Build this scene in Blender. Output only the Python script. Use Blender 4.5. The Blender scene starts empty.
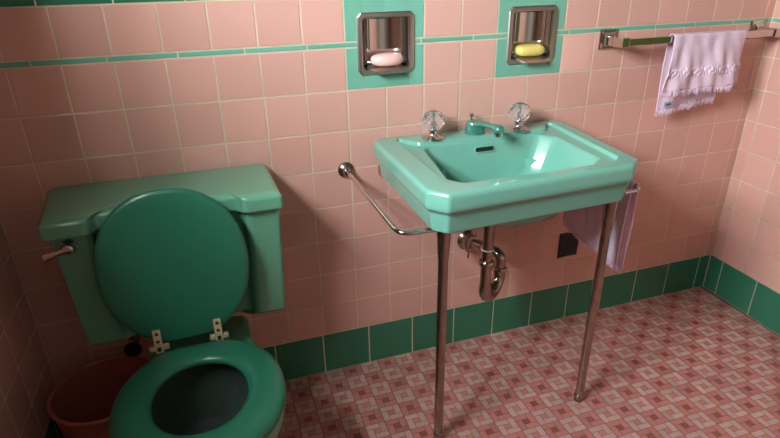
import bpy, bmesh, math, random
from mathutils import Vector, Matrix, noise
random.seed(7)
PI = math.pi
S = bpy.context.scene
COL = S.collection

# ------------------------------------------------------------------ helpers
def lin(c):
    c = c / 255.0
    return c / 12.92 if c <= 0.04045 else ((c + 0.055) / 1.055) ** 2.4

def rgb(r, g, b):
    return (lin(r), lin(g), lin(b), 1.0)

def material(name, color, rough=0.4, metal=0.0, spec=0.5, coat=0.0, bump=None, mottle=0.0, mscale=8.0,
             trans=0.0, ior=1.5, vary=None):
    m = bpy.data.materials.new(name)
    m.use_nodes = True
    nt = m.node_tree
    b = nt.nodes['Principled BSDF']
    b.inputs['Base Color'].default_value = color
    b.inputs['Roughness'].default_value = rough
    b.inputs['Metallic'].default_value = metal
    b.inputs['Specular IOR Level'].default_value = spec
    b.inputs['Coat Weight'].default_value = coat
    b.inputs['Coat Roughness'].default_value = 0.08
    b.inputs['Transmission Weight'].default_value = trans
    b.inputs['IOR'].default_value = ior
    tc = nt.nodes.new('ShaderNodeTexCoord')
    if bump:
        sc, st, dist = bump
        n = nt.nodes.new('ShaderNodeTexNoise')
        n.inputs['Scale'].default_value = sc
        n.inputs['Detail'].default_value = 3
        nt.links.new(tc.outputs['Object'], n.inputs['Vector'])
        bp = nt.nodes.new('ShaderNodeBump')
        bp.inputs['Strength'].default_value = st
        bp.inputs['Distance'].default_value = dist
        nt.links.new(n.outputs['Fac'], bp.inputs['Height'])
        nt.links.new(bp.outputs['Normal'], b.inputs['Normal'])
    src = None
    if mottle:
        n = nt.nodes.new('ShaderNodeTexNoise')
        n.inputs['Scale'].default_value = mscale
        n.inputs['Detail'].default_value = 4
        nt.links.new(tc.outputs['Object'], n.inputs['Vector'])
        r = nt.nodes.new('ShaderNodeMapRange')
        r.inputs['From Min'].default_value = 0.3
        r.inputs['From Max'].default_value = 0.7
        r.inputs['To Min'].default_value = 1 - mottle
        r.inputs['To Max'].default_value = 1 + mottle
        nt.links.new(n.outputs['Fac'], r.inputs['Value'])
        src = r.outputs['Result']
    if vary:
        a = nt.nodes.new('ShaderNodeAttribute')
        a.attribute_name = 'glaze'
        if src:
            mm = nt.nodes.new('ShaderNodeMath')
            mm.operation = 'MULTIPLY'
            nt.links.new(src, mm.inputs[0])
            nt.links.new(a.outputs['Fac'], mm.inputs[1])
            src = mm.outputs[0]
        else:
            src = a.outputs['Fac']
    if src:
        v = nt.nodes.new('ShaderNodeVectorMath')
        v.operation = 'SCALE'
        v.inputs[0].default_value = color[:3]
        nt.links.new(src, v.inputs['Scale'])
        nt.links.new(v.outputs['Vector'], b.inputs['Base Color'])
    return m

M = {}
M['pink'] = material('pink_glazed_tile', rgb(212, 160, 145), 0.16, vary=True, bump=(9, 0.12, 0.01))
M['green'] = material('green_glazed_tile', rgb(114, 171, 148), 0.16, vary=True, bump=(9, 0.12, 0.01))
M['base'] = material('deep_green_glazed_tile', rgb(51, 113, 85), 0.16, vary=True, bump=(9, 0.12, 0.01))
M['grout'] = material('cream_grout', rgb(208, 188, 158), 0.9, mottle=0.12, mscale=14)
M['plaster'] = material('painted_plaster', rgb(104, 90, 80), 0.7, bump=(60, 0.1, 0.004))
M['far_wall'] = material('far_wall_paint', rgb(168, 160, 150), 0.7)
M['ceiling'] = material('ceiling_paint', rgb(104, 94, 86), 0.8)
M['white_paint'] = material('white_gloss_paint', rgb(228, 226, 220), 0.35)
M['olive'] = material('olive_cloth', rgb(68, 72, 20), 0.9, bump=(300, 0.4, 0.003))
M['brown_door'] = material('cream_door', rgb(196, 192, 178), 0.4, mottle=0.03)
M['f_rose'] = material('rose_floor_tile', rgb(186, 118, 108), 0.42, vary=True)
M['f_tan'] = material('tan_floor_tile', rgb(190, 154, 142), 0.42, vary=True)
M['f_brown'] = material('brown_floor_tile', rgb(142, 84, 66), 0.42, vary=True)
M['f_pink'] = material('pink_floor_tile', rgb(190, 120, 110), 0.42, vary=True)
M['f_grout'] = material('dark_floor_grout', rgb(112, 76, 66), 0.95, mottle=0.25, mscale=30)
M['sink'] = material('mint_vitreous_china', rgb(113, 171, 151), 0.10, coat=0.3)
M['toilet'] = material('green_vitreous_china', rgb(97, 157, 127), 0.14, coat=0.3)
M['bowl_in'] = material('shaded_bowl_glaze', rgb(64, 78, 70), 0.2, mottle=0.15, mscale=12)  # glaze darkened: shade inside the bowl painted into its colour
M['seat'] = material('deep_green_enamel', rgb(38, 108, 82), 0.3, bump=(25, 0.05, 0.004))
M['chrome'] = material('chrome', rgb(205, 200, 196), 0.09, metal=1.0)
M['satin'] = material('satin_chrome', rgb(198, 190, 182), 0.3, metal=1.0, bump=(60, 0.1, 0.002))
M['worn'] = material('worn_chrome', rgb(168, 150, 140), 0.22, metal=1.0, bump=(90, 0.15, 0.002), mottle=0.18, mscale=40)
M['hinge'] = material('aged_nickel', rgb(214, 196, 158), 0.5, metal=0.35, mottle=0.12, mscale=60)
M['dark'] = material('dark_void', rgb(14, 13, 12), 0.7)
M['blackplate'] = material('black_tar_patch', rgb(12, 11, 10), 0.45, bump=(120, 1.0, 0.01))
M['spout'] = material('teal_enamelled_metal', rgb(72, 130, 114), 0.12, metal=0.3, coat=0.5)
M['acrylic'] = material('clear_acrylic', (0.96, 0.97, 0.98, 1), 0.05, trans=0.93, ior=1.49)
M['towel'] = material('pale_pink_terry', rgb(234, 204, 217), 0.95, spec=0.1, bump=(520, 0.7, 0.003), mottle=0.05, mscale=60)
M['towel_rose'] = material('rose_terry', rgb(250, 220, 238), 0.95, spec=0.1, bump=(520, 0.7, 0.003), mottle=0.05, mscale=60)
M['tag'] = material('grey_woven_tag', rgb(176, 176, 190), 0.7)
M['ink'] = material('dark_thread', rgb(60, 60, 74), 0.8)
M['soap_pink'] = material('pink_soap', rgb(238, 186, 176), 0.38, mottle=0.03)
M['soap_yellow'] = material('yellow_soap', rgb(228, 202, 112), 0.35, mottle=0.03)
M['bucket'] = material('pink_plastic', rgb(172, 98, 84), 0.4)
M['water'] = material('bowl_water', rgb(150, 170, 160), 0.02, trans=0.8, ior=1.33)
M['rubber'] = material('black_rubber', rgb(26, 24, 23), 0.6)

def obj(name, bm, mats, parent=None, angle=40, smooth=True):
    me = bpy.data.meshes.new(name)
    bmesh.ops.recalc_face_normals(bm, faces=bm.faces)
    bm.to_mesh(me)
    bm.free()
    if not isinstance(mats, (list, tuple)):
        mats = [mats]
    for m in mats:
        me.materials.append(M[m])
    if smooth:
        me.polygons.foreach_set('use_smooth', [True] * len(me.polygons))
        me.set_sharp_from_angle(angle=math.radians(angle))
    o = bpy.data.objects.new(name, me)
    COL.objects.link(o)
    if parent is not None:
        o.parent = parent
        mw = Matrix.Translation((0, 0, 0))
        p = parent
        while p is not None:
            mw = p.matrix_basis @ mw
            p = p.parent
        me.transform(mw.inverted())
    return o

def wn(o):
    md = o.modifiers.new('weighted_normals', 'WEIGHTED_NORMAL')
    md.mode = 'FACE_AREA'
    md.weight = 50
    md.keep_sharp = True
    return o

def thing(name, label, cat, loc, group=None):
    o = bpy.data.objects.new(name, None)
    o.empty_display_size = 0.05
    o.location = loc
    COL.objects.link(o)
    o['label'] = label
    o['category'] = cat
    if group:
        o['group'] = group
    return o

def tag(o, label, cat, group=None):
    o['label'] = label
    o['category'] = cat
    if group:
        o['group'] = group
    return o

def struct(o, label=None):
    o['kind'] = 'structure'
    if label:
        o['label'] = label
    return o

def loft(bm, rings, cap0=False, cap1=False, mat=0, closed=True):
    vs = [[bm.verts.new(p) for p in r] for r in rings]
    n = len(vs[0])
    for a, b in zip(vs, vs[1:]):
        for i in range(n if closed else n - 1):
            j = (i + 1) % n
            try:
                f = bm.faces.new((a[i], a[j], b[j], b[i]))
                f.material_index = mat
            except ValueError:
                pass
    if cap0:
        bm.faces.new(vs[0][::-1]).material_index = mat
    if cap1:
        bm.faces.new(vs[-1]).material_index = mat
    return vs

def box(bm, x0, x1, y0, y1, z0, z1, bev=0.0, mat=0, mtx=None):
    vs = [bm.verts.new((x, y, z)) for x in (x0, x1) for y in (y0, y1) for z in (z0, z1)]
    fs = []
    for q in ((0, 1, 3, 2), (4, 6, 7, 5), (0, 4, 5, 1), (2, 3, 7, 6), (0, 2, 6, 4), (1, 5, 7, 3)):
        fs.append(bm.faces.new([vs[i] for i in q]))
    for f in fs:
        f.material_index = mat
    if bev:
        es = list({e for f in fs for e in f.edges})
        r = bmesh.ops.bevel(bm, geom=es, offset=bev, segments=2, profile=0.6, affect='EDGES')
        vs = list({v for f in r['faces'] for v in f.verts} | {v for v in vs if v.is_valid})
    if mtx is not None:
        for v in vs:
            if v.is_valid:
                v.co = mtx @ v.co

def lathe(bm, prof, origin, axis=(0, 0, 1), n=24, mat=0):
    """prof: (r, h) along axis from origin"""
    ax = Vector(axis).normalized()
    t = Vector((1, 0, 0)) if abs(ax.x) < 0.9 else Vector((0, 1, 0))
    u = ax.cross(t).normalized()
    w = ax.cross(u)
    O = Vector(origin)
    rings = []
    for r, h in prof:
        rings.append([O + ax * h + (u * math.cos(2 * PI * k / n) + w * math.sin(2 * PI * k / n)) * max(r, 1e-5) for k in range(n)])
    loft(bm, rings, True, True, mat)

def smooth_path(pts, r=0.03, n=6):
    out = [Vector(pts[0])]
    for i in range(1, len(pts) - 1):
        a, b, c = Vector(pts[i - 1]), Vector(pts[i]), Vector(pts[i + 1])
        d0 = (a - b); d1 = (c - b)
        rr = min(r, d0.length * 0.49, d1.length * 0.49)
        p0 = b + d0.normalized() * rr
        p1 = b + d1.normalized() * rr
        for k in range(n + 1):
            t = k / n
            out.append(p0 * (1 - t) ** 2 + b * 2 * t * (1 - t) + p1 * t * t)
    out.append(Vector(pts[-1]))
    return out

def tube(bm, pts, rad, n=14, mat=0, caps=True, square=False):
    pts = [Vector(p) for p in pts]
    rads = rad if isinstance(rad, (list, tuple)) else [rad] * len(pts)
    rings = []
    t0 = (pts[1] - pts[0]).normalized()
    ref = Vector((0, 0, 1)) if abs(t0.z) < 0.9 else Vector((1, 0, 0))
    u = t0.cross(ref).normalized()
    for i, p in enumerate(pts):
        if i == 0:
            t = t0
        elif i == len(pts) - 1:
            t = (pts[i] - pts[i - 1]).normalized()
        else:
            t = ((pts[i + 1] - pts[i]).normalized() + (pts[i] - pts[i - 1]).normalized()).normalized()
        u = (u - t * u.dot(t)).normalized()
        w = t.cross(u)
        rings.append([p + (u * math.cos(2 * PI * k / n) + w * math.sin(2 * PI * k / n)) * rads[i] for k in range(n)])
    loft(bm, rings, caps, caps, mat)

def rpoly(poly, r, n=4, z=0.0):
    """closed polygon with corners rounded by quadratic curves, constant vertex count"""
    out = []
    m = len(poly)
    for i in range(m):
        b = Vector(poly[i]); a = Vector(poly[i - 1]); c = Vector(poly[(i + 1) % m])
        d0 = a - b; d1 = c - b
        rr = min(r, d0.length * 0.48, d1.length * 0.48)
        p0 = b + d0.normalized() * rr
        p1 = b + d1.normalized() * rr
        for k in range(n + 1):
            t = k / n
            q = p0 * (1 - t) ** 2 + b * 2 * t * (1 - t) + p1 * t * t
            out.append(Vector((q.x, q.y, z)))
    return out

def inset(poly, d):
    """inset a CCW polygon"""
    m = len(poly)
    out = []
    for i in range(m):
        a, b, c = Vector(poly[i - 1]), Vector(poly[i]), Vector(poly[(i + 1) % m])
        e0 = (b - a).normalized(); e1 = (c - b).normalized()
        n0 = Vector((-e0.y, e0.x)); n1 = Vector((-e1.y, e1.x))
        k = 1 + n0.dot(n1)
        out.append(b + (n0 + n1) * (d / max(k, 0.2)))
    return [(v.x, v.y) for v in out]

# ------------------------------------------------------------------ room
H = 0.1486            # height of the green base course
P = 0.110             # pink tile pitch
ZS = H + 8 * P        # underside of the green strip (1.0286)
XL, XR = -0.105, 2.2335
YF, ZC = -2.7, 2.4
TOP = 1.2035          # top of the tiling

GRP = {'pink': 1, 'green': 2, 'base': 3}
WALLMATS = ['grout', 'pink', 'green', 'base', 'plaster']

class Wall:
    """builds one tiled wall in local (u, z) with its front at n = 0; the wall body lies behind"""
    def __init__(self, fn):
        self.bm = bmesh.new()
        self.fn = fn
        self.lay = self.bm.faces.layers.float.new('glaze')
    def v(self, u, n, z):
        return self.bm.verts.new(self.fn(u, n, z))
    def quad(self, pts, mat, val=1.0):
        f = self.bm.faces.new([self.v(*p) for p in pts])
        f.material_index = mat
        f[self.lay] = val
    def tile(self, u0, u1, z0, z1, mat, g=0.0016, val=1.0):
        if u1 - u0 < 0.006:
            return
        u0 += g; u1 -= g; z0 += g; z1 -= g
        b, d = 0.0014, 0.0009
        t = [random.uniform(-.00022, .00022) for _ in range(4)]
        o = [self.v(u0, d + .0012, z0), self.v(u1, d + .0012, z0), self.v(u1, d + .0012, z1), self.v(u0, d + .0012, z1)]
        m = [self.v(u0 + b * .3, d * .6, z0 + b * .3), self.v(u1 - b * .3, d * .6, z0 + b * .3), self.v(u1 - b * .3, d * .6, z1 - b * .3), self.v(u0 + b * .3, d * .6, z1 - b * .3)]
        i = [self.v(u0 + b, t[0], z0 + b), self.v(u1 - b, t[1], z0 + b), self.v(u1 - b, t[2], z1 - b), self.v(u0 + b, t[3], z1 - b)]
        for A, B in ((o, m), (m, i)):
            for k in range(4):
                f = self.bm.faces.new((A[k], A[(k + 1) % 4], B[(k + 1) % 4], B[k]))
                f.material_index = mat; f[self.lay] = val
        f = self.bm.faces.new(i)
        f.material_index = mat; f[self.lay] = val
    def body(self, us, zs, holes, n0=0.0011, n1=0.13):
        """solid body from a grid of cells, leaving out the holes"""
        cell = lambda i, j: not any(h[0] <= (us[i] + us[i + 1]) / 2 <= h[1] and h[2] <= (zs[j] + zs[j + 1]) / 2 <= h[3] for h in holes)
        nu, nz = len(us) - 1, len(zs) - 1
        for i in range(nu):
            for j in range(nz):
                if not cell(i, j):
                    continue
                a, b, c, d = us[i], us[i + 1], zs[j], zs[j + 1]
                mt = 4 if c >= TOP - 1e-6 else 0
                self.quad([(a, n0, c), (b, n0, c), (b, n0, d), (a, n0, d)], mt)
                self.quad([(a, n1, c), (a, n1, d), (b, n1, d), (b, n1, c)], 4)
                for di, dj, q in ((-1, 0, [(a, n0, c), (a, n0, d), (a, n1, d), (a, n1, c)]), (1, 0, [(b, n0, c), (b, n1, c), (b, n1, d), (b, n0, d)]),
                                  (0, -1, [(a, n0, c), (a, n1, c), (b, n1, c), (b, n0, c)]), (0, 1, [(a, n0, d), (b, n0, d), (b, n1, d), (a, n1, d)])):
                    ii, jj = i + di, j + dj
                    if not (0 <= ii < nu and 0 <= jj < nz) or not cell(ii, jj):
                        self.quad(q, 4)
    def courses(self, ulo, uhi, joints, base_joints, strip_joints, band_joints, patches=(), skip=()):
        def run(js):
            e = sorted({ulo, uhi} | {j for j in js if ulo < j < uhi})
            return list(zip(e, e[1:]))
        rv = lambda a=.045: random.uniform(1 - a, 1 + a)
        for a, b in run(base_joints):
            self.tile(a, b, 0.0, H, 3, val=rv())
        for r in range(8):
            for a, b in run(joints):
                m = 2 if r == 7 and any(p0 - .01 < (a + b) / 2 < p1 + .01 for p0, p1 in patches) else 1
                if any(s[0] < (a + b) / 2 < s[1] and s[2] < H + (r + .5) * P < s[3] for s in skip):
                    continue
                self.cut_tile(a, b, H + r * P, H + (r + 1) * P, m, rv())
        for a, b in run(strip_joints):
            self.cut_tile(a, b, ZS, ZS + 0.0145, 2, rv())
        for a, b in run(joints):
            m = 2 if any(p0 - .01 < (a + b) / 2 < p1 + .01 for p0, p1 in patches) else 1
            self.cut_tile(a, b, ZS + 0.0145, ZS + 0.0145 + P, m, rv())
        for a, b in run(band_joints):
            self.tile(a, b, ZS + 0.0145 + P, TOP, 3, val=rv())
    holes = ()
    def cut_tile(self, a, b, c, d, m, val):
        """a tile, cut around the soap dish openings where it meets one"""
        for h in self.holes:
            if a < h[1] and b > h[0] and c < h[3] and d > h[2]:
                if a < h[0]:
                    self.tile(a, h[0] + .001, c, d, m, val=val)
                if b > h[1]:
                    self.tile(h[1] - .001, b, c, d, m, val=val)
                a2, b2 = max(a, h[0]), min(b, h[1])
                if c < h[2]:
                    self.tile(a2 - .0023, b2 + .0023, c, h[2] + .001, m, val=val)
                if d > h[3]:
                    self.tile(a2 - .0023, b2 + .0023, h[3] - .001, d, m, val=val)
                return
        self.tile(a, b, c, d, m, val=val)
    def done(self, name):
        bmesh.ops.remove_doubles(self.bm, verts=[v for v in self.bm.verts], dist=1e-7)
        return obj(name, self.bm, WALLMATS, angle=20)

NICHES = [(0.8815, 1.0345), (1.3215, 1.0335)]          # centres of the two recessed soap dishes
NH = 0.064
holes = [(x - NH, x + NH, z - NH, z + NH) for x, z in NICHES]

w = Wall(lambda u, n, z: (u, n, z))
w.holes = holes
us = sorted({XL - .001, XR + .001} | {h[0] for h in holes} | {h[1] for h in holes})
zs = sorted({0.0, TOP, ZC} | {h[2] for h in holes} | {h[3] for h in holes})
w.body(sorted(set(us) | {XL - .22, XR + .2}), zs, holes)
w.courses(XL, XR, [k * P for k in range(0, 21)], [0.652 + 0.153 * k for k in range(-5, 12)],
          [0.050 + 0.1553 * k for k in range(-1, 16)], [0.091 + 0.153 * k for k in range(-1, 16)],
          patches=[(7 * P, 9 * P), (11 * P, 13 * P)])
struct(w.done('wall_back'), 'back wall of pink tile with green strip and green base course')

# right wall, not quite square to the back wall
SL = 0.030
w = Wall(lambda u, n, z: (XR + n - SL * u, -u, z))
w.body([-.004, -YF], [0.0, TOP, ZC], [])
w.courses(0.0011, -YF, [0.045 + k * P for k in range(0, 26)], [0.062 + 0.153 * k for k in range(0, 20)],
          [0.10 + 0.1553 * k for k in range(0, 20)], [0.09 + 0.153 * k for k in range(0, 20)])
struct(w.done('wall_right'), 'right wall of pink tile with green base course')

# left wall with the window that lights the room
WY0, WY1, WZ0, WZ1 = 0.65, 1.35, 1.36, 1.98
w = Wall(lambda u, n, z: (XL - n, -u, z))
w.body([-.0005, WY0, WY1, -YF], [0.0, TOP, WZ0, WZ1, ZC], [(WY0, WY1, WZ0, WZ1)], n1=.20)
w.courses(0.0011, -YF, [0.072 + k * P for k in range(0, 26)], [0.10 + 0.153 * k for k in range(0, 20)],
          [0.10 + 0.1553 * k for k in range(0, 20)], [0.09 + 0.153 * k for k in range(0, 20)])
struct(w.done('wall_left'), 'left wall of pink tile in shadow')

bm = bmesh.new()
for a, b, c, d in ((WY0, WY1, WZ0, WZ0 + .05), (WY0, WY1, WZ1 - .05, WZ1), (WY0, WY0 + .05, WZ0, WZ1), (WY1 - .05, WY1, WZ0, WZ1),
                   ((WY0 + WY1) / 2 - .014, (WY0 + WY1) / 2 + .014, WZ0 + .05, WZ1 - .05), (WY0 + .05, WY1 - .05, (WZ0 + WZ1) / 2 - .02, (WZ0 + WZ1) / 2 + .02)):
    box(bm, XL - .19, XL - .15, -b, -a, c, d)
struct(obj('window_1', bm, 'white_paint', smooth=False), 'white painted window frame')

bm = bmesh.new()
box(bm, XL - .22, XR + .25, YF - .1, YF, 0, ZC)
struct(obj('wall_front', bm, 'far_wall', smooth=False))
bm = bmesh.new()
box(bm, XL - .22, XR + .25, YF - .1, .13, ZC, ZC + .1)
struct(obj('ceiling', bm, 'ceiling', smooth=False))
bm = bmesh.new()
box(bm, 0.95, 1.72, YF, YF + .03, 0.006, 2.03)
struct(obj('door_1', bm, 'brown_door', smooth=False), 'cream painted door')

# mosaic floor: pinwheels of four small bricks around a square, light and dark in a checkerboard
bm = bmesh.new()
lay = bm.faces.layers.float.new('glaze')
FX, FY, FX0, FY0 = 0.06042, 0.05494, 0.01364, -0.02395
FZ = 0.0
def fquad(x0, x1, y0, y1, z, mat, val):
    f = bm.faces.new([bm.verts.new((x0, y0, z)), bm.verts.new((x1, y0, z)), bm.verts.new((x1, y1, z)), bm.verts.new((x0, y1, z))])
    f.material_index = mat
    f[lay] = val
x0, x1 = XL - .22, XR + .25
z1 = -0.0007
for q in ([(x0, YF - .1, z1), (x1, YF - .1, z1), (x1, .13, z1), (x0, .13, z1)], [(x0, YF - .1, -.1), (x0, .13, -.1), (x1, .13, -.1), (x1, YF - .1, -.1)],
          [(x0, YF - .1, -.1), (x1, YF - .1, -.1), (x1, YF - .1, z1), (x0, YF - .1, z1)], [(x0, .13, -.1), (x0, .13, z1), (x1, .13, z1), (x1, .13, -.1)],
          [(x0, YF - .1, -.1), (x0, YF - .1, z1), (x0, .13, z1), (x0, .13, -.1)], [(x1, YF - .1, -.1), (x1, .13, -.1), (x1, .13, z1), (x1, YF - .1, z1)]):
    f = bm.faces.new([bm.verts.new(p) for p in q]); f.material_index = 0; f[lay] = 1.0
for i in range(-2, 39):
    for j in range(-49, 1):
        dark = (i + j) % 2 == 0
        ox, oy = FX0 + (i - .5) * FX, FY0 + (j - .5) * FY
        if oy + FY > 0.02 or ox + FX > XR + .02:
            continue
        for (a, b, c, d, kind) in ((0, 2, 2, 3, 1), (2, 3, 1, 3, 1), (1, 3, 0, 1, 1), (0, 1, 0, 2, 1), (1, 2, 1, 2, 0)):
            if kind:
                mt = 1 if dark else 2
            else:
                mt = 3 if dark else 4
            g = 0.0007
            xa, xb = ox + a * FX / 3 + g, ox + b * FX / 3 - g
            ya, yb = oy + c * FY / 3 + g, oy + d * FY / 3 - g
            if a == 0: xa += .0003
            if b == 3: xb -= .0003
            val = random.gauss(1, .05)
            if random.random() < .06: val *= .86
            fquad(xa, xb, ya, min(yb, 0.0008), FZ + random.uniform(0, .00012), mt, val)
struct(obj('floor', bm, ['f_grout', 'f_rose', 'f_tan', 'f_brown', 'f_pink'], smooth=False), 'pinwheel mosaic floor in rose, tan and brown')

# ------------------------------------------------------------------ washbasin
ZT = 0.780
O8 = [(.856, -.003), (.830, -.030), (.831, -.420), (.868, -.461), (1.362, -.440), (1.402, -.410), (1.441, -.032), (1.416, -.003), (1.345, -.003), (.940, -.003)]
A8 = [(.906, -.028), (.892, -.040), (.891, -.388), (.917, -.420), (1.335, -.404), (1.366, -.378), (1.394, -.042), (1.378, -.030), (1.338, -.088), (.945, -.086)]
C8 = [(.957, -.106), (.948, -.116), (.914, -.345), (.940, -.378), (1.290, -.385), (1.336, -.345), (1.343, -.150), (1.340, -.138), (1.305, -.099), (.968, -.099)]
sink = thing('washbasin', 'mint green wall washbasin on two chrome legs with crystal taps', 'sink', (1.125, -.2, 0))
bm = bmesh.new()
def sc8(poly, s, cx=1.130, cy=-.235, dy=0.0):
    return [(cx + (x - cx) * s, cy + dy + (y - cy) * s) for x, y in poly]
HC = (1.137, -.245)
def hull(rx, ry, z, n=50):
    out = []
    for k in range(n):
        t = 2 * PI * k / n + PI * .74
        out.append(Vector((HC[0] + rx * math.cos(t), HC[1] + ry * math.sin(t), z)))
    return out
rings = [hull(.015, .01, .598), hull(.07, .05, .600), hull(.12, .09, .608), hull(.165, .115, .624), hull(.195, .135, .648), hull(.212, .147, .675), hull(.22, .155, .705)]
CR = 4
def ro(d, z, r=.006):
    return rpoly(inset(O8, d), r, CR, z)
rings += [ro(.034, .705), ro(.031, .678), ro(.022, .6765), ro(.0175, .681), ro(.0125, .722), ro(.0105, .7285), ro(.003, .7335), ro(.0005, .739),
          ro(0, .748), ro(0, .766), ro(.0006, .7715), ro(.0025, .7765), ro(.006, .7793), ro(.011, ZT),
          rpoly(A8, .008, CR, ZT), rpoly(inset(A8, .0012), .008, CR, ZT - .001), rpoly(inset(A8, .0035), .008, CR, ZT - .0085), rpoly(inset(A8, .006), .008, CR, ZT - .0105)]
def mix(a, b, t):
    return [(p[0] * (1 - t) + q[0] * t, p[1] * (1 - t) + q[1] * t) for p, q in zip(a, b)]
F8 = sc8(C8, .52, cx=1.130, cy=-.24, dy=.012)      # floor of the bowl
rings += [rpoly(inset(C8, -.004), .010, CR, ZT - .0112), rpoly(C8, .010, CR, ZT - .0125), rpoly(inset(C8, .003), .012, CR, ZT - .0165),
          rpoly(mix(inset(C8, .003), F8, .40), .012, CR, ZT - .092), rpoly(mix(C8, F8, .55), .018, CR, ZT - .118),
          rpoly(mix(C8, F8, .75), .025, CR, ZT - .139), rpoly(mix(C8, F8, .90), .035, CR, ZT - .150), rpoly(mix(C8, F8, 1.0), .04, CR, ZT - .154), rpoly(sc8(F8, .4), .02, CR, ZT - .159), rpoly(sc8(F8, .1), .005, CR, ZT - .161)]
loft(bm, rings, True, True)
basin = wn(obj('basin', bm, 'sink', sink, angle=50))

# overflow slot in the back of the bowl
bm = bmesh.new()
def slot_ring(rx, rz, y, c=(1.134, .7465), n=24):
    out = []
    for k in range(n):
        t = 2 * PI * k / n
        cx = math.cos(t)
        out.append(Vector((c[0] + (rx - rz) * (1 if cx > 0 else -1) * (1 if abs(cx) > 1e-6 else 0) + rz * cx, y + (rz * math.sin(t)) * -.0, c[1] + rz * math.sin(t))))
    return out
def slot_tilt(r, dy):
    return [Vector((p.x, -.1078 + (p.z - .7475) * .28 + dy, p.z)) for p in r]
loft(bm, [slot_tilt(slot_ring(.0325, .0095, 0), .002), slot_tilt(slot_ring(.032, .009, 0), -.002), slot_tilt(slot_ring(.0295, .0065, 0), -.0025), slot_tilt(slot_ring(.029, .006, 0), -.0005)])
ov = obj('overflow_slot', bm, 'sink', basin)
bm = bmesh.new()
loft(bm, [slot_tilt(slot_ring(.029, .006, 0), -.001), slot_tilt(slot_ring(.001, .0005, 0), -.001)], False, True)
loft(bm, [slot_tilt(slot_ring(.029, .006, 0), .006), slot_tilt(slot_ring(.001, .0005, 0), .006)], False, True)
obj('overflow_opening', bm, 'dark', basin)
bm = bmesh.new()
lathe(bm, [(.001, .003), (.012, .003), (.020, .0045), (.024, .003), (.025, 0), (.024, -.004)], (1.130, -.232, .6195))
obj('drain', bm, 'chrome', basin)

# taps: faceted clear knobs on chrome flanges
def crystal(name, x, y):
    bm = bmesh.new()
    lathe(bm, [(.033, 0), (.0335, .0025), (.031, .005), (.020, .0075), (.0145, .010), (.0125, .014), (.0125, .026), (.011, .030)], (x, y, ZT - .0005), n=32)
    h = obj('tap_handle', bm, 'chrome', sink)
    bm = bmesh.new()
    n = 8
    O = Vector((x, y, ZT + .022))
    prof = [(.0105, .000), (.0215, .004), (.0300, .016), (.0325, .028), (.0300, .041), (.0215, .051), (.0120, .0545)]
    rings = []
    for q, (r, hh) in enumerate(prof):
        off = (q % 2) * PI / n
        rings.append([O + Vector((r * math.cos(2 * PI * k / n + off), r * math.sin(2 * PI * k / n + off), hh)) for k in range(n)])
    vs = [[bm.verts.new(p) for p in r] for r in rings]
    for q, (a, b) in enumerate(zip(vs, vs[1:])):
        for i in range(n):
            j = (i + 1) % n
            if q % 2 == 0:
                bm.faces.new((a[i], a[j], b[i])); bm.faces.new((a[j], b[j], b[i]))
            else:
                bm.faces.new((a[i], b[j], b[i])); bm.faces.new((a[i], a[j], b[j]))
    bm.faces.new(vs[0][::-1]); bm.faces.new(vs[-1])
    k = obj('crystal_knob', bm, 'acrylic', h, smooth=False)
    k['label'] = 'faceted clear acrylic knob'
    bm = bmesh.new()
    lathe(bm, [(.0065, .022), (.0065, .040), (.003, .044), (.003, .0732), (.0095, .0742), (.010, .0775), (.008, .079)], (x, y, ZT), n=16)
    obj('knob_cap', bm, 'chrome', h)
crystal('tap', .997, -.060)
crystal('tap', 1.262, -.068)

# spout
bm = bmesh.new()
def ov_ring(cx, cy, rx, ry, z, n=24, rot=0.0):
    out = []
    for k in range(n):
        t = 2 * PI * k / n
        a, b = rx * math.cos(t), ry * math.sin(t)
        out.append(Vector((cx + a * math.cos(rot) - b * math.sin(rot), cy + a * math.sin(rot) + b * math.cos(rot), z)))
    return out
bx, by = 1.128, -.055
loft(bm, [ov_ring(bx, by, .031, .027, ZT - .001), ov_ring(bx, by, .031, .027, ZT + .003), ov_ring(bx, by, .029, .025, ZT + .005), ov_ring(bx, by, .0285, .0245, ZT + .022),
          ov_ring(bx, by, .027, .023, ZT + .031), ov_ring(bx, by - .002, .021, .018, ZT + .0365), ov_ring(bx, by - .003, .008, .007, ZT + .039)], True, True)
# arm, a flattened section running forward over the bowl
arm = [(1.127, -.050, .808, .024, .009), (1.131, -.070, .8105, .021, .0095), (1.138, -.095, .8135, .016, .0085), (1.144, -.120, .8145, .0125, .0075), (1.148, -.136, .8145, .0120, .0085), (1.151, -.146, .8125, .0135, .0125), (1.1525, -.155, .8115, .0130, .0120), (1.1535, -.160, .811, .009, .008)]
rings = []
for cx, cy, cz, rw, rh in arm:
    rings.append([Vector((cx + rw * math.cos(2 * PI * k / 18), cy + .12 * rw * math.cos(2 * PI * k / 18), cz + rh * math.sin(2 * PI * k / 18))) for k in range(18)])
loft(bm, rings, True, True)
sp = obj('spout', bm, 'spout', sink)
bm = bmesh.new()
lathe(bm, [(.0105, 0), (.0115, .002), (.0115, .012), (.010, .015)], (1.152, -.148, .7925), n=20)
obj('aerator', bm, 'chrome', sp)
bm = bmesh.new()
lathe(bm, [(.0028, 0), (.0028, .040), (.005, .042), (.0065, .046), (.0062, .050), (.003, .052)], (1.129, -.028, ZT), n=12)
obj('pop_up_rod', bm, 'chrome', sp)

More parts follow.
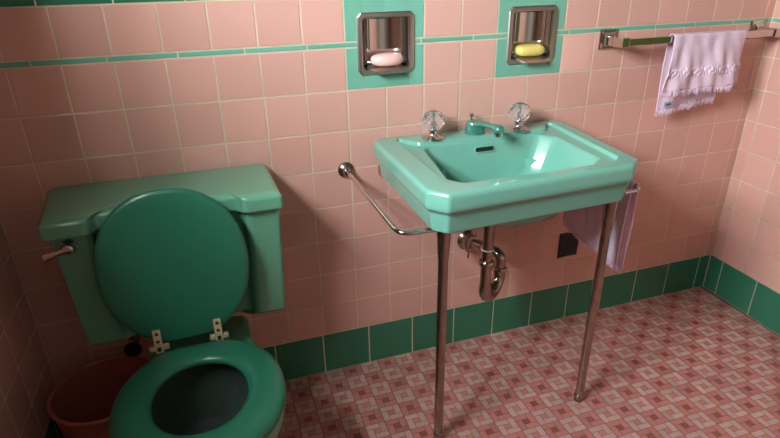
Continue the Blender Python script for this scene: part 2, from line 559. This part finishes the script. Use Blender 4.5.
# legs
LEGS = [(.893, -.382), (1.358, -.384)]
for lx, ly in LEGS:
    bm = bmesh.new()
    tube(bm, [(lx, ly, .012), (lx, ly, .61)], .0125, n=20)
    leg = obj('leg', bm, 'worn', sink)
    bm = bmesh.new()
    lathe(bm, [(.0125, .0), (.0138, .010), (.0152, .040), (.0178, .085), (.0185, .108), (.0195, .112), (.0195, .117), (.016, .1185)], (lx, ly, .578), n=20)
    obj('leg_socket', bm, 'worn', leg)
    bm = bmesh.new()
    lathe(bm, [(.0135, 0), (.0140, .003), (.0115, .007), (.0110, .011), (.0145, .013), (.0150, .018), (.0145, .023), (.0126, .025)], (lx, ly, .0004), n=20)
    obj('foot', bm, 'worn', leg)

# side towel bars, wall to leg
def side_bar(xw, zw, xc, zc, lx, ly, bend=.032):
    path = smooth_path([(xw, -.004, zw), (xc, ly + .004, zc), (lx, ly, zc)], r=bend, n=8)
    bm = bmesh.new()
    tube(bm, path, .0058, n=14)
    b = obj('towel_rail', bm, 'chrome', sink)
    bm = bmesh.new()
    lathe(bm, [(.023, 0), (.0235, .003), (.021, .007), (.014, .011), (.0105, .016), (.0095, .026), (.007, .028)], (xw, -.0005, zw), axis=(0, -1, 0), n=28)
    obj('wall_flange', bm, 'worn', b)
    return path
side_bar(.755, .697, .784, .662, LEGS[0][0], LEGS[0][1])
RB = side_bar(1.492, .699, 1.449, .680, LEGS[1][0], LEGS[1][1], .016)

# wall bracket under the basin's back corners
for xx in (.858, 1.405):
    bm = bmesh.new()
    box(bm, xx - .008, xx + .008, -.034, -.001, .672, .699, .002)
    obj('wall_bracket', bm, 'worn', sink)

# waste pipe and trap
bm = bmesh.new()
tx, ty = 1.110, -.205
p = [(tx, ty, .565), (tx, ty, .365)]
for k in range(0, 13):
    t = PI * k / 12
    c = Vector((tx + .043, ty + .035, .348))
    d = Vector((.043, .035, 0))
    p.append(tuple(c - d * math.cos(t) + Vector((0, 0, -.046 * math.sin(t)))))
ex, ey = tx + .086, ty + .070
p += [(ex, ey, .365)]
arm_pts = smooth_path([(ex, ey, .36), (ex, ey, .412), (1.150, -.030, .408), (1.147, -.004, .406)], r=.045, n=8)
rads = [.0165] * 2 + [.019] * 13 + [.019]
tube(bm, p, rads, n=18)
tube(bm, arm_pts, .0165, n=18)
trap = obj('drain_trap', bm, 'worn', sink)
def nut(org, ax, r=.0235, h=.016):
    bm = bmesh.new()
    lathe(bm, [(r * .86, 0), (r, .002), (r, h - .004), (r * .86, h)], org, axis=ax, n=16)
    obj('slip_nut', bm, 'worn', trap)
nut((tx, ty, .428), (0, 0, 1))
nut((ex, ey, .356), (0, 0, 1), .024, .012)
bm = bmesh.new()
lathe(bm, [(.0185, 0), (.0195, .001), (.0195, .003), (.0185, .004)], (tx, ty, .478), n=20)
o = obj('sealing_ring', bm, 'white_paint', trap)
o['label'] = 'thin pale ring around the waste pipe'
bm = bmesh.new()
lathe(bm, [(.0345, 0), (.035, .003), (.031, .008), (.026, .012), (.0255, .026), (.0285, .028), (.0285, .038), (.022, .041)], (1.147, -.0005, .406), axis=(0, -1, 0), n=24)
obj('wall_flange', bm, 'worn', trap)
bm = bmesh.new()
tube(bm, [(1.139, -.034, .384), (1.135, -.036, .358)], .003, n=8)
obj('clip', bm, 'worn', trap)

# ------------------------------------------------------------------ toilet
toilet = thing('toilet', 'green toilet with lid raised against its matching tank', 'toilet', (.30, -.40, 0))
# tank body
bm = bmesh.new()
def tank_plan(xa, xb, yb, yf, yr, pw, ch=.010):
    """CCW seen from above, back at yb, pilasters to yf, recess to yr"""
    return [(xb - .008, yb), (xa - .026, yb), (xa, yf), (xa + pw - ch, yf), (xa + pw, yf + .006), (xa + pw + ch, yr), (xb - pw - ch, yr), (xb - pw, yf + .006), (xb - pw + ch, yf), (xb, yf)]
def tank_ring(z, t, r=.010, d=0.0):
    xa = .047 + .012 * t + d
    xb = .538 - .010 * t - d
    return rpoly(tank_plan(xa, xb, -.004 - d * .3, -.222 + .012 * t + d, -.188 + .006 * t + d, .078), r, z=z)
loft(bm, [tank_ring(.402, 1, .012, .030), tank_ring(.403, 1, .012, .018), tank_ring(.408, 1, .012, .006), tank_ring(.418, .97, .012, .0), tank_ring(.56, .5), tank_ring(.700, .02), tank_ring(.716, 0)], True, True)
tank = wn(obj('tank', bm, 'toilet', toilet, angle=50))
# tank lid
bm = bmesh.new()
def lid_ring(z, d, r=.009):
    return rpoly(tank_plan(.037 + d, .546 - d, -.004 - d * .2, -.238 + d, -.212 + d, .092, .012), r, z=z)
loft(bm, [lid_ring(.707, .008), lid_ring(.707, .002), lid_ring(.710, .0), lid_ring(.733, .0005), lid_ring(.739, .002), lid_ring(.743, .007), lid_ring(.7455, .014), lid_ring(.7475, .024)], True, True)
wn(obj('tank_lid', bm, 'toilet', toilet, angle=50))
# flush handle
bm = bmesh.new()
lathe(bm, [(.0165, 0), (.017, .003), (.014, .006), (.0125, .010), (.0105, .016), (.0105, .022), (.008, .024)], (.083, -.2215, .683), axis=(0, -1, 0), n=24)
fh = obj('flush_handle', bm, 'chrome', toilet)
bm = bmesh.new()
rings = []
for k, (x, z, rw, rh) in enumerate([(.088, .684, .006, .007), (.075, .682, .006, .007), (.060, .678, .0055, .0065), (.050, .6745, .005, .0075), (.040, .672, .0045, .0095), (.034, .671, .004, .0085), (.033, .671, .002, .004)]):
    rings.append([Vector((x, -.2425 + rw * math.cos(2 * PI * q / 14), z + rh * math.sin(2 * PI * q / 14))) for q in range(14)])
loft(bm, rings, True, True)
obj('lever', bm, 'chrome', fh)

# egg outlines
def egg(cx, cy, a, bb, bf, z, n=48, e=2.15, flat=None):
    out = []
    for k in range(n):
        t = 2 * PI * k / n
        c, s = math.cos(t), math.sin(t)
        x = a * math.copysign(abs(c) ** (2 / e), c)
        y = (bb if s > 0 else bf) * math.copysign(abs(s) ** (2 / e), s)
        if flat is not None:
            y = min(y, flat)
        out.append(Vector((cx + x, cy + y, z)))
    return out
BX, BY = .308, -.475
bm = bmesh.new()
loft(bm, [egg(BX, -.365, .112, .215, .235, .0005), egg(BX, -.365, .114, .217, .237, .012), egg(BX, -.365, .106, .21, .228, .03), egg(BX, -.375, .096, .20, .205, .12), egg(BX, -.395, .104, .215, .20, .19), egg(BX, -.43, .128, .22, .198, .26), egg(BX, -.46, .154, .21, .190, .32), egg(BX, BY, .167, .19, .184, .355), egg(BX, BY, .170, .19, .186, .375),
          egg(BX, BY, .169, .189, .185, .390), egg(BX, BY, .163, .184, .180, .3955), egg(BX, BY, .135, .155, .152, .3955), egg(BX, BY, .126, .146, .143, .390), egg(BX, BY, .124, .144, .141, .370), egg(BX, BY, .132, .150, .148, .350),
          egg(BX, BY + .005, .110, .125, .122, .28), egg(BX, BY + .02, .070, .08, .075, .21), egg(BX, BY + .03, .045, .05, .05, .17), egg(BX, BY + .03, .02, .02, .02, .16)], True, True)
# deck that carries the tank and the hinges
def deck(z, d=0.0):
    return rpoly([(BX + .120 - d, -.10 - d), (BX - .120 + d, -.10 - d), (BX - .125 + d, -.22), (BX - .135 + d, -.308), (BX + .135 - d, -.308), (BX + .125 - d, -.22)], .03, z=z)
loft(bm, [deck(.25, .050), deck(.29, .02), deck(.31, .002), deck(.342, 0), deck(.350, .003), deck(.3525, .009)], True, True)
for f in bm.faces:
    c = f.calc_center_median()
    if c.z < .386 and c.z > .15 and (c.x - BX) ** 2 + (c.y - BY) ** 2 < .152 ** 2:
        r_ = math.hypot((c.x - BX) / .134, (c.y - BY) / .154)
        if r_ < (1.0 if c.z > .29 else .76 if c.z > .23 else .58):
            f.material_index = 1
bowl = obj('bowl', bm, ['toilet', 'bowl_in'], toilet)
bm = bmesh.new()
loft(bm, [egg(BX, BY + .01, .094, .106, .104, .247), egg(BX, BY + .01, .05, .05, .05, .2473)], False, True)
obj('water', bm, 'water', bowl)
# seat ring
bm = bmesh.new()
def so(d, z):
    return egg(BX, BY, .175 - d, .192 - d, .187 - d, z, e=2.2, flat=.186 - d)
def si(d, z):
    return egg(BX, BY + .008, .097 + d, .109 + d, .110 + d, z, e=2.1)
loft(bm, [so(.008, .3985), so(.002, .4005), so(0, .405), so(.001, .411), so(.005, .4165), so(.013, .4200), so(.026, .4220), si(.030, .4215), si(.016, .4195), si(.006, .4155), si(.001, .410), si(0, .404), si(.004, .399), so(.008, .3985)], False, False)
bmesh.ops.remove_doubles(bm, verts=bm.verts, dist=1e-6)
obj('seat', bm, 'seat', toilet, angle=60)
# raised lid, leaning on the tank lid
LB = Vector((.287, -.283, .428)); LT = Vector((.287, -.2275, .790))
ax_v = (LT - LB).normalized(); ax_u = Vector((1, 0, 0)); ax_n = ax_u.cross(ax_v)     # points to the front
LL = (LT - LB).length
def lid(d, n_):
    out = []
    for q in egg(0, LL * .5, .163 - d, LL * .5 - d, LL * .5 - d, 0, e=2.16):
        y = max(q.y, .006 + d * .4)
        out.append(LB + ax_u * q.x + ax_v * y + ax_n * n_)
    return out
bm = bmesh.new()
loft(bm, [lid(.10, -.008), lid(.012, -.008), lid(.003, -.0065), lid(0, -.002), lid(.0005, .003), lid(.004, .0075), lid(.011, .0098), lid(.03, .0108), lid(.09, .0118)], True, True)
lidobj = obj('lid', bm, 'seat', toilet, angle=60)
# hinges
for hx in (.2225, .3565):
    bm = bmesh.new()
    R = Matrix((ax_u, ax_v, ax_n)).transposed().to_4x4()
    R.translation = LB + ax_u * (hx - LB.x) + ax_n * .0105
    R2 = R @ Matrix.Rotation(0.0, 4, 'Z')
    box(bm, -.0085, .0085, -.016, .043, -.001, .0022, .0008, mtx=R2)
    hg = obj('hinge', bm, 'hinge', toilet)
    bm = bmesh.new()
    box(bm, hx - .0215, hx + .0215, -.293, -.283, .4195, .4275, .0018)
    box(bm, hx - .0215, hx - .009, -.296, -.284, .4195, .431, .002)
    box(bm, hx + .009, hx + .0215, -.296, -.284, .4195, .431, .002)
    obj('hinge_bracket', bm, 'hinge', hg)
    for vv in (.033, .014, -.006):
        bm = bmesh.new()
        c = R @ Vector((0, vv, .0020))
        if vv > 0:
            lathe(bm, [(.0042, 0), (.0042, .0008), (.003, .0012)], c, axis=ax_n, n=12)
            obj('screw', bm, 'worn', hg)
        else:
            box(bm, -.004, .004, vv - .005, vv + .005, .0012, .0027, mtx=R)
            obj('hinge_slot', bm, 'dark', hg)

# supply valve below the tank
bm = bmesh.new()
lathe(bm, [(.026, 0), (.027, .003), (.018, .008), (.010, .012), (.010, .05), (.014, .052), (.014, .085), (.011, .087)], (.128, -.0005, .308), axis=(0, -1, 0), n=20)
sv = obj('supply_valve', bm, 'worn', toilet)
bm = bmesh.new()
tube(bm, [(.128, -.068, .308), (.128, -.068, .335), (.129, -.085, .36), (.130, -.10, .385), (.130, -.10, .4035)], .006, n=10)
obj('riser_pipe', bm, 'worn', sv)
bm = bmesh.new()
lathe(bm, [(.006, 0), (.006, .012), (.020, .014), (.023, .019), (.020, .025), (.006, .027)], (.128, -.086, .308), axis=(0, -1, 0), n=12)
obj('valve_wheel', bm, 'rubber', sv)

# waste basket
bk = thing('waste_basket', 'small pink plastic waste basket in the corner beside the toilet', 'waste basket', (.058, -.188, 0))
bm = bmesh.new()
lathe(bm, [(.085, .0005), (.090, .003), (.0925, .012), (.1195, .262), (.1225, .266), (.1165, .268), (.1160, .262), (.090, .016), (.086, .008)], (.058, -.188, 0), n=48)
obj('bucket', bm, 'bucket', bk, angle=50)
bm = bmesh.new()
pr = []
for k in range(13):
    t = 2 * PI * k / 12
    pr.append((.1205 + .0048 * math.cos(t), .2665 + .0042 * math.sin(t)))
O = Vector((.058, -.188, 0))
rr = [[O + Vector((r * math.cos(2 * PI * k / 48), r * math.sin(2 * PI * k / 48), h)) for k in range(48)] for r, h in pr]
loft(bm, rr)
bmesh.ops.remove_doubles(bm, verts=bm.verts, dist=1e-6)
obj('rim', bm, 'bucket', bk, angle=80)

# ------------------------------------------------------------------ recessed soap dishes
def soap_dish(x, z, label):
    t = thing('soap_dish', label, 'soap dish', (x, 0, z), 'recessed chrome soap dishes')
    h, c = .0790, .011
    oct_ = lambda hh, cc, y: [Vector((x + a, y, z + b)) for a, b in ((-hh + cc, -hh), (hh - cc, -hh), (hh, -hh + cc), (hh, hh - cc), (hh - cc, hh), (-hh + cc, hh), (-hh, hh - cc), (-hh, -hh + cc))]
    bm = bmesh.new()
    loft(bm, [oct_(h, c, .0008), oct_(h, c, -.003), oct_(h - .003, c - .001, -.0055), oct_(h - .010, c - .004, -.0068), oct_(h - .0135, c - .006, -.0055), oct_(h - .0155, c - .007, .001), oct_(h - .0155, c - .007, .004)])
    obj('frame', bm, 'satin', t, angle=25)
    # the hollow: a concave half-cylinder back with flat top and a sloping bottom
    bm = bmesh.new()
    hi = h - .0160
    n = 20
    def arc(zz, s=1.0, dep=.052):
        out = []
        for k in range(n + 1):
            a = PI * k / n
            out.append(Vector((x - hi * math.cos(a) * s, .003 + dep * math.sin(a) ** .75 * s, zz)))
        return out
    rings = [arc(z + hi - .001, .02), arc(z + hi), arc(z + hi - .004), arc(z - hi + .026), arc(z - hi + .014, .985), arc(z - hi + .006, .94), arc(z - hi + .003, .86), arc(z - hi + .002, .02)]
    loft(bm, rings, closed=False)
    obj('recess', bm, 'chrome', t, angle=50)
    # tray with a lip that stands out of the frame
    bm = bmesh.new()
    zb = z - h + .0150
    def tray(y, hw, zz, th):
        return [Vector((x - hw, y, zz)), Vector((x + hw, y, zz)), Vector((x + hw, y, zz + th)), Vector((x - hw, y, zz + th))]
    loft(bm, [tray(.040, .040, zb + .004, .003), tray(.012, .050, zb + .001, .003), tray(-.008, .050, zb - .001, .003), tray(-.0125, .047, zb - .0035, .004), tray(-.020, .041, zb - .0085, .0055), tray(-.027, .035, zb - .0105, .0075), tray(-.031, .032, zb - .0095, .0085), tray(-.0325, .031, zb - .0075, .006)], True, True)
    bmesh.ops.bevel(bm, geom=list(bm.edges), offset=.0008, segments=2, affect='EDGES')
    obj('tray', bm, 'satin', t, angle=30)
    return zb + .0045
z1 = soap_dish(NICHES[0][0], NICHES[0][1], 'chrome soap dish recessed in green tiles, holding the pink soap')
z2 = soap_dish(NICHES[1][0], NICHES[1][1], 'chrome soap dish recessed in green tiles, holding the yellow soap')

bm = bmesh.new()
def pill(cx, cy, z0, hx, hy, hz, e, n=40, m=12, tilt=0.0):
    rings = []
    for q in range(m + 1):
        ph = -PI / 2 + PI * q / m
        s = abs(math.cos(ph)) ** .62
        zz = hz * math.copysign(abs(math.sin(ph)) ** .8, math.sin(ph))
        r = []
        for k in range(n):
            t = 2 * PI * k / n
            c_, s_ = math.cos(t), math.sin(t)
            r.append(Vector((cx + max(s, .01) * hx * math.copysign(abs(c_) ** (2 / e), c_), cy + max(s, .01) * hy * math.copysign(abs(s_) ** (2 / e), s_), z0 + hz + zz)))
        rings.append(r)
    loft(bm, rings, True, True)
pill(.886, .006, z1 + .0005, .0455, .027, .0165, 2.2)
o = tag(obj('soap_bar', bm, 'soap_pink', angle=80), 'oval pink soap bar in the left soap dish', 'soap', 'soap bars')
bm = bmesh.new()
pill(1.321, .006, z2 + .0005, .0440, .026, .0165, 4.2)
o = tag(obj('soap_bar', bm, 'soap_yellow', angle=80), 'squared yellow soap bar in the right soap dish', 'soap', 'soap bars')

# ------------------------------------------------------------------ towel bar on the back wall
tb = thing('towel_bar', 'square chrome towel bar on the back wall near the corner', 'towel bar', (1.88, 0, 1.008))
BYY, BZ = -.072, 1.0065
for px_, s in ((1.584, 1), (2.172, -1)):
    bm = bmesh.new()
    q = lambda hh, y: [Vector((px_ - hh, y, BZ - hh + .002)), Vector((px_ + hh, y, BZ - hh + .002)), Vector((px_ + hh, y, BZ + hh + .002)), Vector((px_ - hh, y, BZ + hh + .002))]
    loft(bm, [q(.029, .0008), q(.029, -.004), q(.026, -.007), q(.020, -.008), q(.017, -.012), q(.012, -.014)], True, True)
    post = obj('post', bm, 'chrome', tb, smooth=False)
    bm = bmesh.new()
    box(bm, px_ - .0125, px_ + .0125, BYY - .014, -.010, BZ - .0135, BZ + .0135, .0015)
    obj('arm', bm, 'chrome', post, smooth=False)
bm = bmesh.new()
box(bm, 1.594, 2.162, BYY - .009, BYY + .009, BZ - .010, BZ + .010, .001)
obj('bar', bm, 'chrome', tb, smooth=False)

# ------------------------------------------------------------------ towels
def strands(bm, pts, length, drop, w=.0022, seed=1, spread=.006):
    """fringe: thin tapering strands hanging from a hem given as a list of points"""
    rnd = random.Random(seed)
    for i, p in enumerate(pts):
        L = length * rnd.uniform(.75, 1.15)
        sx = rnd.gauss(0, spread)
        d = Vector(drop).normalized()
        side = (pts[min(i + 1, len(pts) - 1)] - pts[max(i - 1, 0)]).normalized()
        nrm = d.cross(side).normalized()
        prev = None
        rings = []
        for k in range(4):
            t = k / 3
            c = p + d * (L * t - .003) + side * (sx * t * t) + nrm * rnd.gauss(0, .0008)
            ww = w * (1 - .55 * t)
            rings.append([c + side * ww, c + nrm * ww * .5, c - side * ww, c - nrm * ww * .5])
        loft(bm, rings, True, True)

def cloth(name, fn, nu, nv, thick, mat, parent):
    bm = bmesh.new()
    g = [[Vector(fn(i / nu, j / nv)) for i in range(nu + 1)] for j in range(nv + 1)]
    vs = [[bm.verts.new(p) for p in r] for r in g]
    for j in range(nv):
        for i in range(nu):
            bm.faces.new((vs[j][i], vs[j][i + 1], vs[j + 1][i + 1], vs[j + 1][i]))
    o = obj(name, bm, mat, parent, angle=180)
    md = o.modifiers.new('thickness', 'SOLIDIFY')
    md.thickness = thick
    md.offset = 0
    return o, g

# hand towel over the square bar
tw = thing('hand_towel', 'pale pink fringed hand towel draped over the square wall bar', 'towel', (1.9, BYY, .8))
R0 = .0140
zb_top = BZ + R0
def path_front(s):
    """distance s along the cloth from the bar's top centre: >0 front, <0 back -> (y offset from bar, z)"""
    a = abs(s)
    q = R0 * PI / 2
    sg = -1 if s > 0 else 1
    if a < q:
        t = a / R0
        return sg * R0 * abs(math.sin(t)) ** .6, BZ + R0 * abs(math.cos(t)) ** .6
    return sg * R0, BZ - (a - q)
LF, LBk = .172, .244
def towel_fn(u, v):
    s = -LBk + (LF + LBk) * v
    yo, z = path_front(s)
    d = max(0.0, abs(s) - .025)
    if s > 0:
        x = 1.757 + u * .277 + (u - .1) * d * .19 - .012 * d * (1 - u) * 10
        f = min(1, d / .07)
        fold = .0032 * math.sin(u * 19 + d * 24 + .8) + .0016 * math.sin(u * 43 - d * 34) + .0030 * math.sin(u * 9 - d * 9 + 2.0)
        y = BYY + yo - .001 - f * (.006 + fold) - .0012 * math.sin(u * 30 + d * 14)
        # loose corner that turns away at the right
        if u > .72:
            k = (u - .72) / .28
            y += .016 * k * k * f
        # woven scroll band
        bz = (z - .908) / .0125
        if abs(bz) < 1.15:
            e = max(0.0, 1 - abs(bz) ** 4 / 1.75)
            y -= e * (.0018 + .0021 * math.sin(u * 150 + 2.4 * math.sin(bz * 2.6 + u * 40)) )
        z -= .0015 * math.sin(u * 18 + 1) * min(1, d / .1)
    else:
        x = 1.764 + u * .226 + (u - .3) * d * .05 + .06 * d * (1 - u)
        f = min(1, d / .08)
        y = BYY + yo + .001 + f * (.004 * math.sin(u * 16 + 1.0) + .004)
        z += u * .030 * min(1, d / .15)
    return x, y, z
cl, g = cloth('towel_cloth', towel_fn, 150, 130, .0028, 'towel', tw)
bm = bmesh.new()
hem = []
for r_, L, sd in ((g[-1], .025, 3), (g[0], .026, 5)):
    pts = []
    N = 105
    for k in range(N):
        t = k / (N - 1) * (len(r_) - 1)
        i = min(int(t), len(r_) - 2)
        pts.append(r_[i].lerp(r_[i + 1], t - i))
    strands(bm, pts, L, (-.10, 0, -1), seed=sd, w=.0021, spread=.004)
o = obj('fringe', bm, 'towel', tw, angle=180)
o['kind'] = 'stuff'
# care tag sewn to the back panel
bm = bmesh.new()
def tagp(u, v):
    q = Vector(towel_fn(u, v))
    return q
Tm = Matrix.Translation((1.806, BYY + R0 - .0048, .804)) @ Matrix.Rotation(-.04, 4, 'Y')
box(bm, -.0185, .0185, -.0006, .0006, -.009, .009, mtx=Tm)
ct = obj('care_tag', bm, 'tag', tw, smooth=False)
bm = bmesh.new()
for a, b in ((-.010, -.0075), (-.0062, -.0035), (-.0022, .0008), (.002, .0045), (.0056, .0085)):
    box(bm, a, b, -.0010, -.0004, -.0034, .0030 + (.001 if a > 0 else 0), mtx=Tm)
obj('tag_print', bm, 'ink', ct, smooth=False)

# second towel over the basin's right rail
t2 = thing('hand_towel', 'pink fringed hand towel hung on the chrome rail at the washbasin right side', 'towel', (1.46, -.2, .55))
def rail(y):
    a, b = Vector(RB[0]), Vector(RB[1])
    t = (y - a.y) / (b.y - a.y)
    return a.x + (b.x - a.x) * t, a.z + (b.z - a.z) * t
R1 = .0100
L_in, L_out = .258, .284
def towel2_fn(u, v):
    s = -L_in + (L_in + L_out) * v          # <0 inner flap (towards the legs), >0 outer
    y = -.050 - u * .310
    cx, cz = rail(max(y, -.364))
    a = abs(s)
    q = R1 * PI / 2
    sg = -1 if s < 0 else 1
    if a < q:
        t = a / R1
        x = cx + sg * R1 * math.sin(t); z = cz + R1 * math.cos(t)
    else:
        x = cx + sg * R1; z = cz - (a - q)
    d = max(0.0, a - .02)
    f = min(1, d / .12)
    if s < 0:
        x += -f * (.003 + .006 * (1 + math.sin(u * 13 + .5))) * .6 - f * .002 * math.sin(u * 30)
        y += d * (u - .5) * .03
        z -= .008 * math.sin(u * 6) * f
    else:
        x += f * (.005 + .006 * u) + f * .005 * math.sin(u * 12 + 2)
        y += d * .06 * u + .012 * u * f
        if u > .8:
            x += ((u - .8) / .2) ** 2 * .006 * f
    return x, y, z
cl2, g2 = cloth('towel_cloth', towel2_fn, 90, 110, .0028, 'towel_rose', t2)
bm = bmesh.new()
for r_, L, sd in ((g2[-1], .024, 13), (g2[0], .024, 15)):
    pts = []
    N = 100
    for k in range(N):
        t = k / (N - 1) * (len(r_) - 1)
        i = min(int(t), len(r_) - 2)
        pts.append(r_[i].lerp(r_[i + 1], t - i))
    strands(bm, pts, L, (0, -.06, -1), seed=sd, w=.0021, spread=.004)
o = obj('fringe', bm, 'towel_rose', t2, angle=180)
o['kind'] = 'stuff'

# ------------------------------------------------------------------ dark broken tile near the floor
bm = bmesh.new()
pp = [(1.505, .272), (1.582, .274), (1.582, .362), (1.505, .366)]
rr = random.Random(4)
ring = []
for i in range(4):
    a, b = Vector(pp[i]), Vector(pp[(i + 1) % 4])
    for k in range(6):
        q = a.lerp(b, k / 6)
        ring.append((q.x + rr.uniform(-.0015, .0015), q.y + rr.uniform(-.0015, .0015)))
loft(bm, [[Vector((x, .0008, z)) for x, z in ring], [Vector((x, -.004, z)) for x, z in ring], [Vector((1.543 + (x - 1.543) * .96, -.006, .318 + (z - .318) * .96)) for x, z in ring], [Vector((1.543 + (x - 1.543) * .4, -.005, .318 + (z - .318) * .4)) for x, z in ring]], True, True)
tag(obj('wall_plate', bm, 'blackplate', angle=30), 'black square plate low on the wall behind the hanging towel', 'wall plate')

# olive bath towel on the right wall, seen mirrored in the square bar
bt = thing('bath_towel', 'olive bath towel on the right wall, mirrored in the square bar', 'towel', (2.19, -.75, .6))
def olive_fn(u, v):
    y = -.50 - u * .42
    z = 1.32 - v * .72
    x = XR + SL * y - .026 + .010 * math.sin(u * 26) * (.3 + .7 * v)
    return x, y, z
co, _ = cloth('towel_cloth', olive_fn, 60, 20, .006, 'olive', bt)
for yy in (-.54, -.88):
    bm = bmesh.new()
    xx = XR + SL * yy
    lathe(bm, [(.014, 0), (.014, .003), (.006, .006), (.006, .030), (.009, .033), (.009, .042), (.004, .044)], (xx, yy, 1.31), axis=(-1, 0, 0), n=16)
    obj('hook', bm, 'chrome', bt)

# ------------------------------------------------------------------ light
ld = bpy.data.lights.new('window_daylight', 'AREA')
ld.shape = 'RECTANGLE'
ld.size = WY1 - WY0 + .1
ld.size_y = WZ1 - WZ0 + .1
ld.energy = 190
ld.color = (0.88, 0.99, 1.06)
lo = bpy.data.objects.new('window_daylight', ld)
COL.objects.link(lo)
lo.location = (XL - .21, -(WY0 + WY1) / 2, (WZ0 + WZ1) / 2)
lo.rotation_euler = (0, -PI / 2, 0)

wd = bpy.data.worlds.new('outdoors')
wd.use_nodes = True
wd.node_tree.nodes['Background'].inputs['Color'].default_value = (0.75, 0.85, 1.0, 1)
wd.node_tree.nodes['Background'].inputs['Strength'].default_value = 0.6
S.world = wd

# ------------------------------------------------------------------ camera
cd = bpy.data.cameras.new('camera')
cd.sensor_width = 36
cd.lens = 552.044 / 780 * 36
cd.clip_start = 0.02
cam = bpy.data.objects.new('camera', cd)
COL.objects.link(cam)
right = Vector((0.94865034, -0.31594264, -0.01558156))
down = Vector((-0.14587732, -0.39324164, -0.90778897))
fwd = Vector((0.28068192, 0.86344731, -0.41913768))
R = Matrix((right, -down, -fwd)).transposed().to_4x4()
R.translation = (0.41387642, -1.44799846, 1.22471581)
cam.matrix_world = R
S.camera = cam

S.view_settings.view_transform = 'Standard'
S.view_settings.look = 'None'
S.view_settings.gamma = 1
S.view_settings.use_curve_mapping = False
S.view_settings.exposure = 0.12
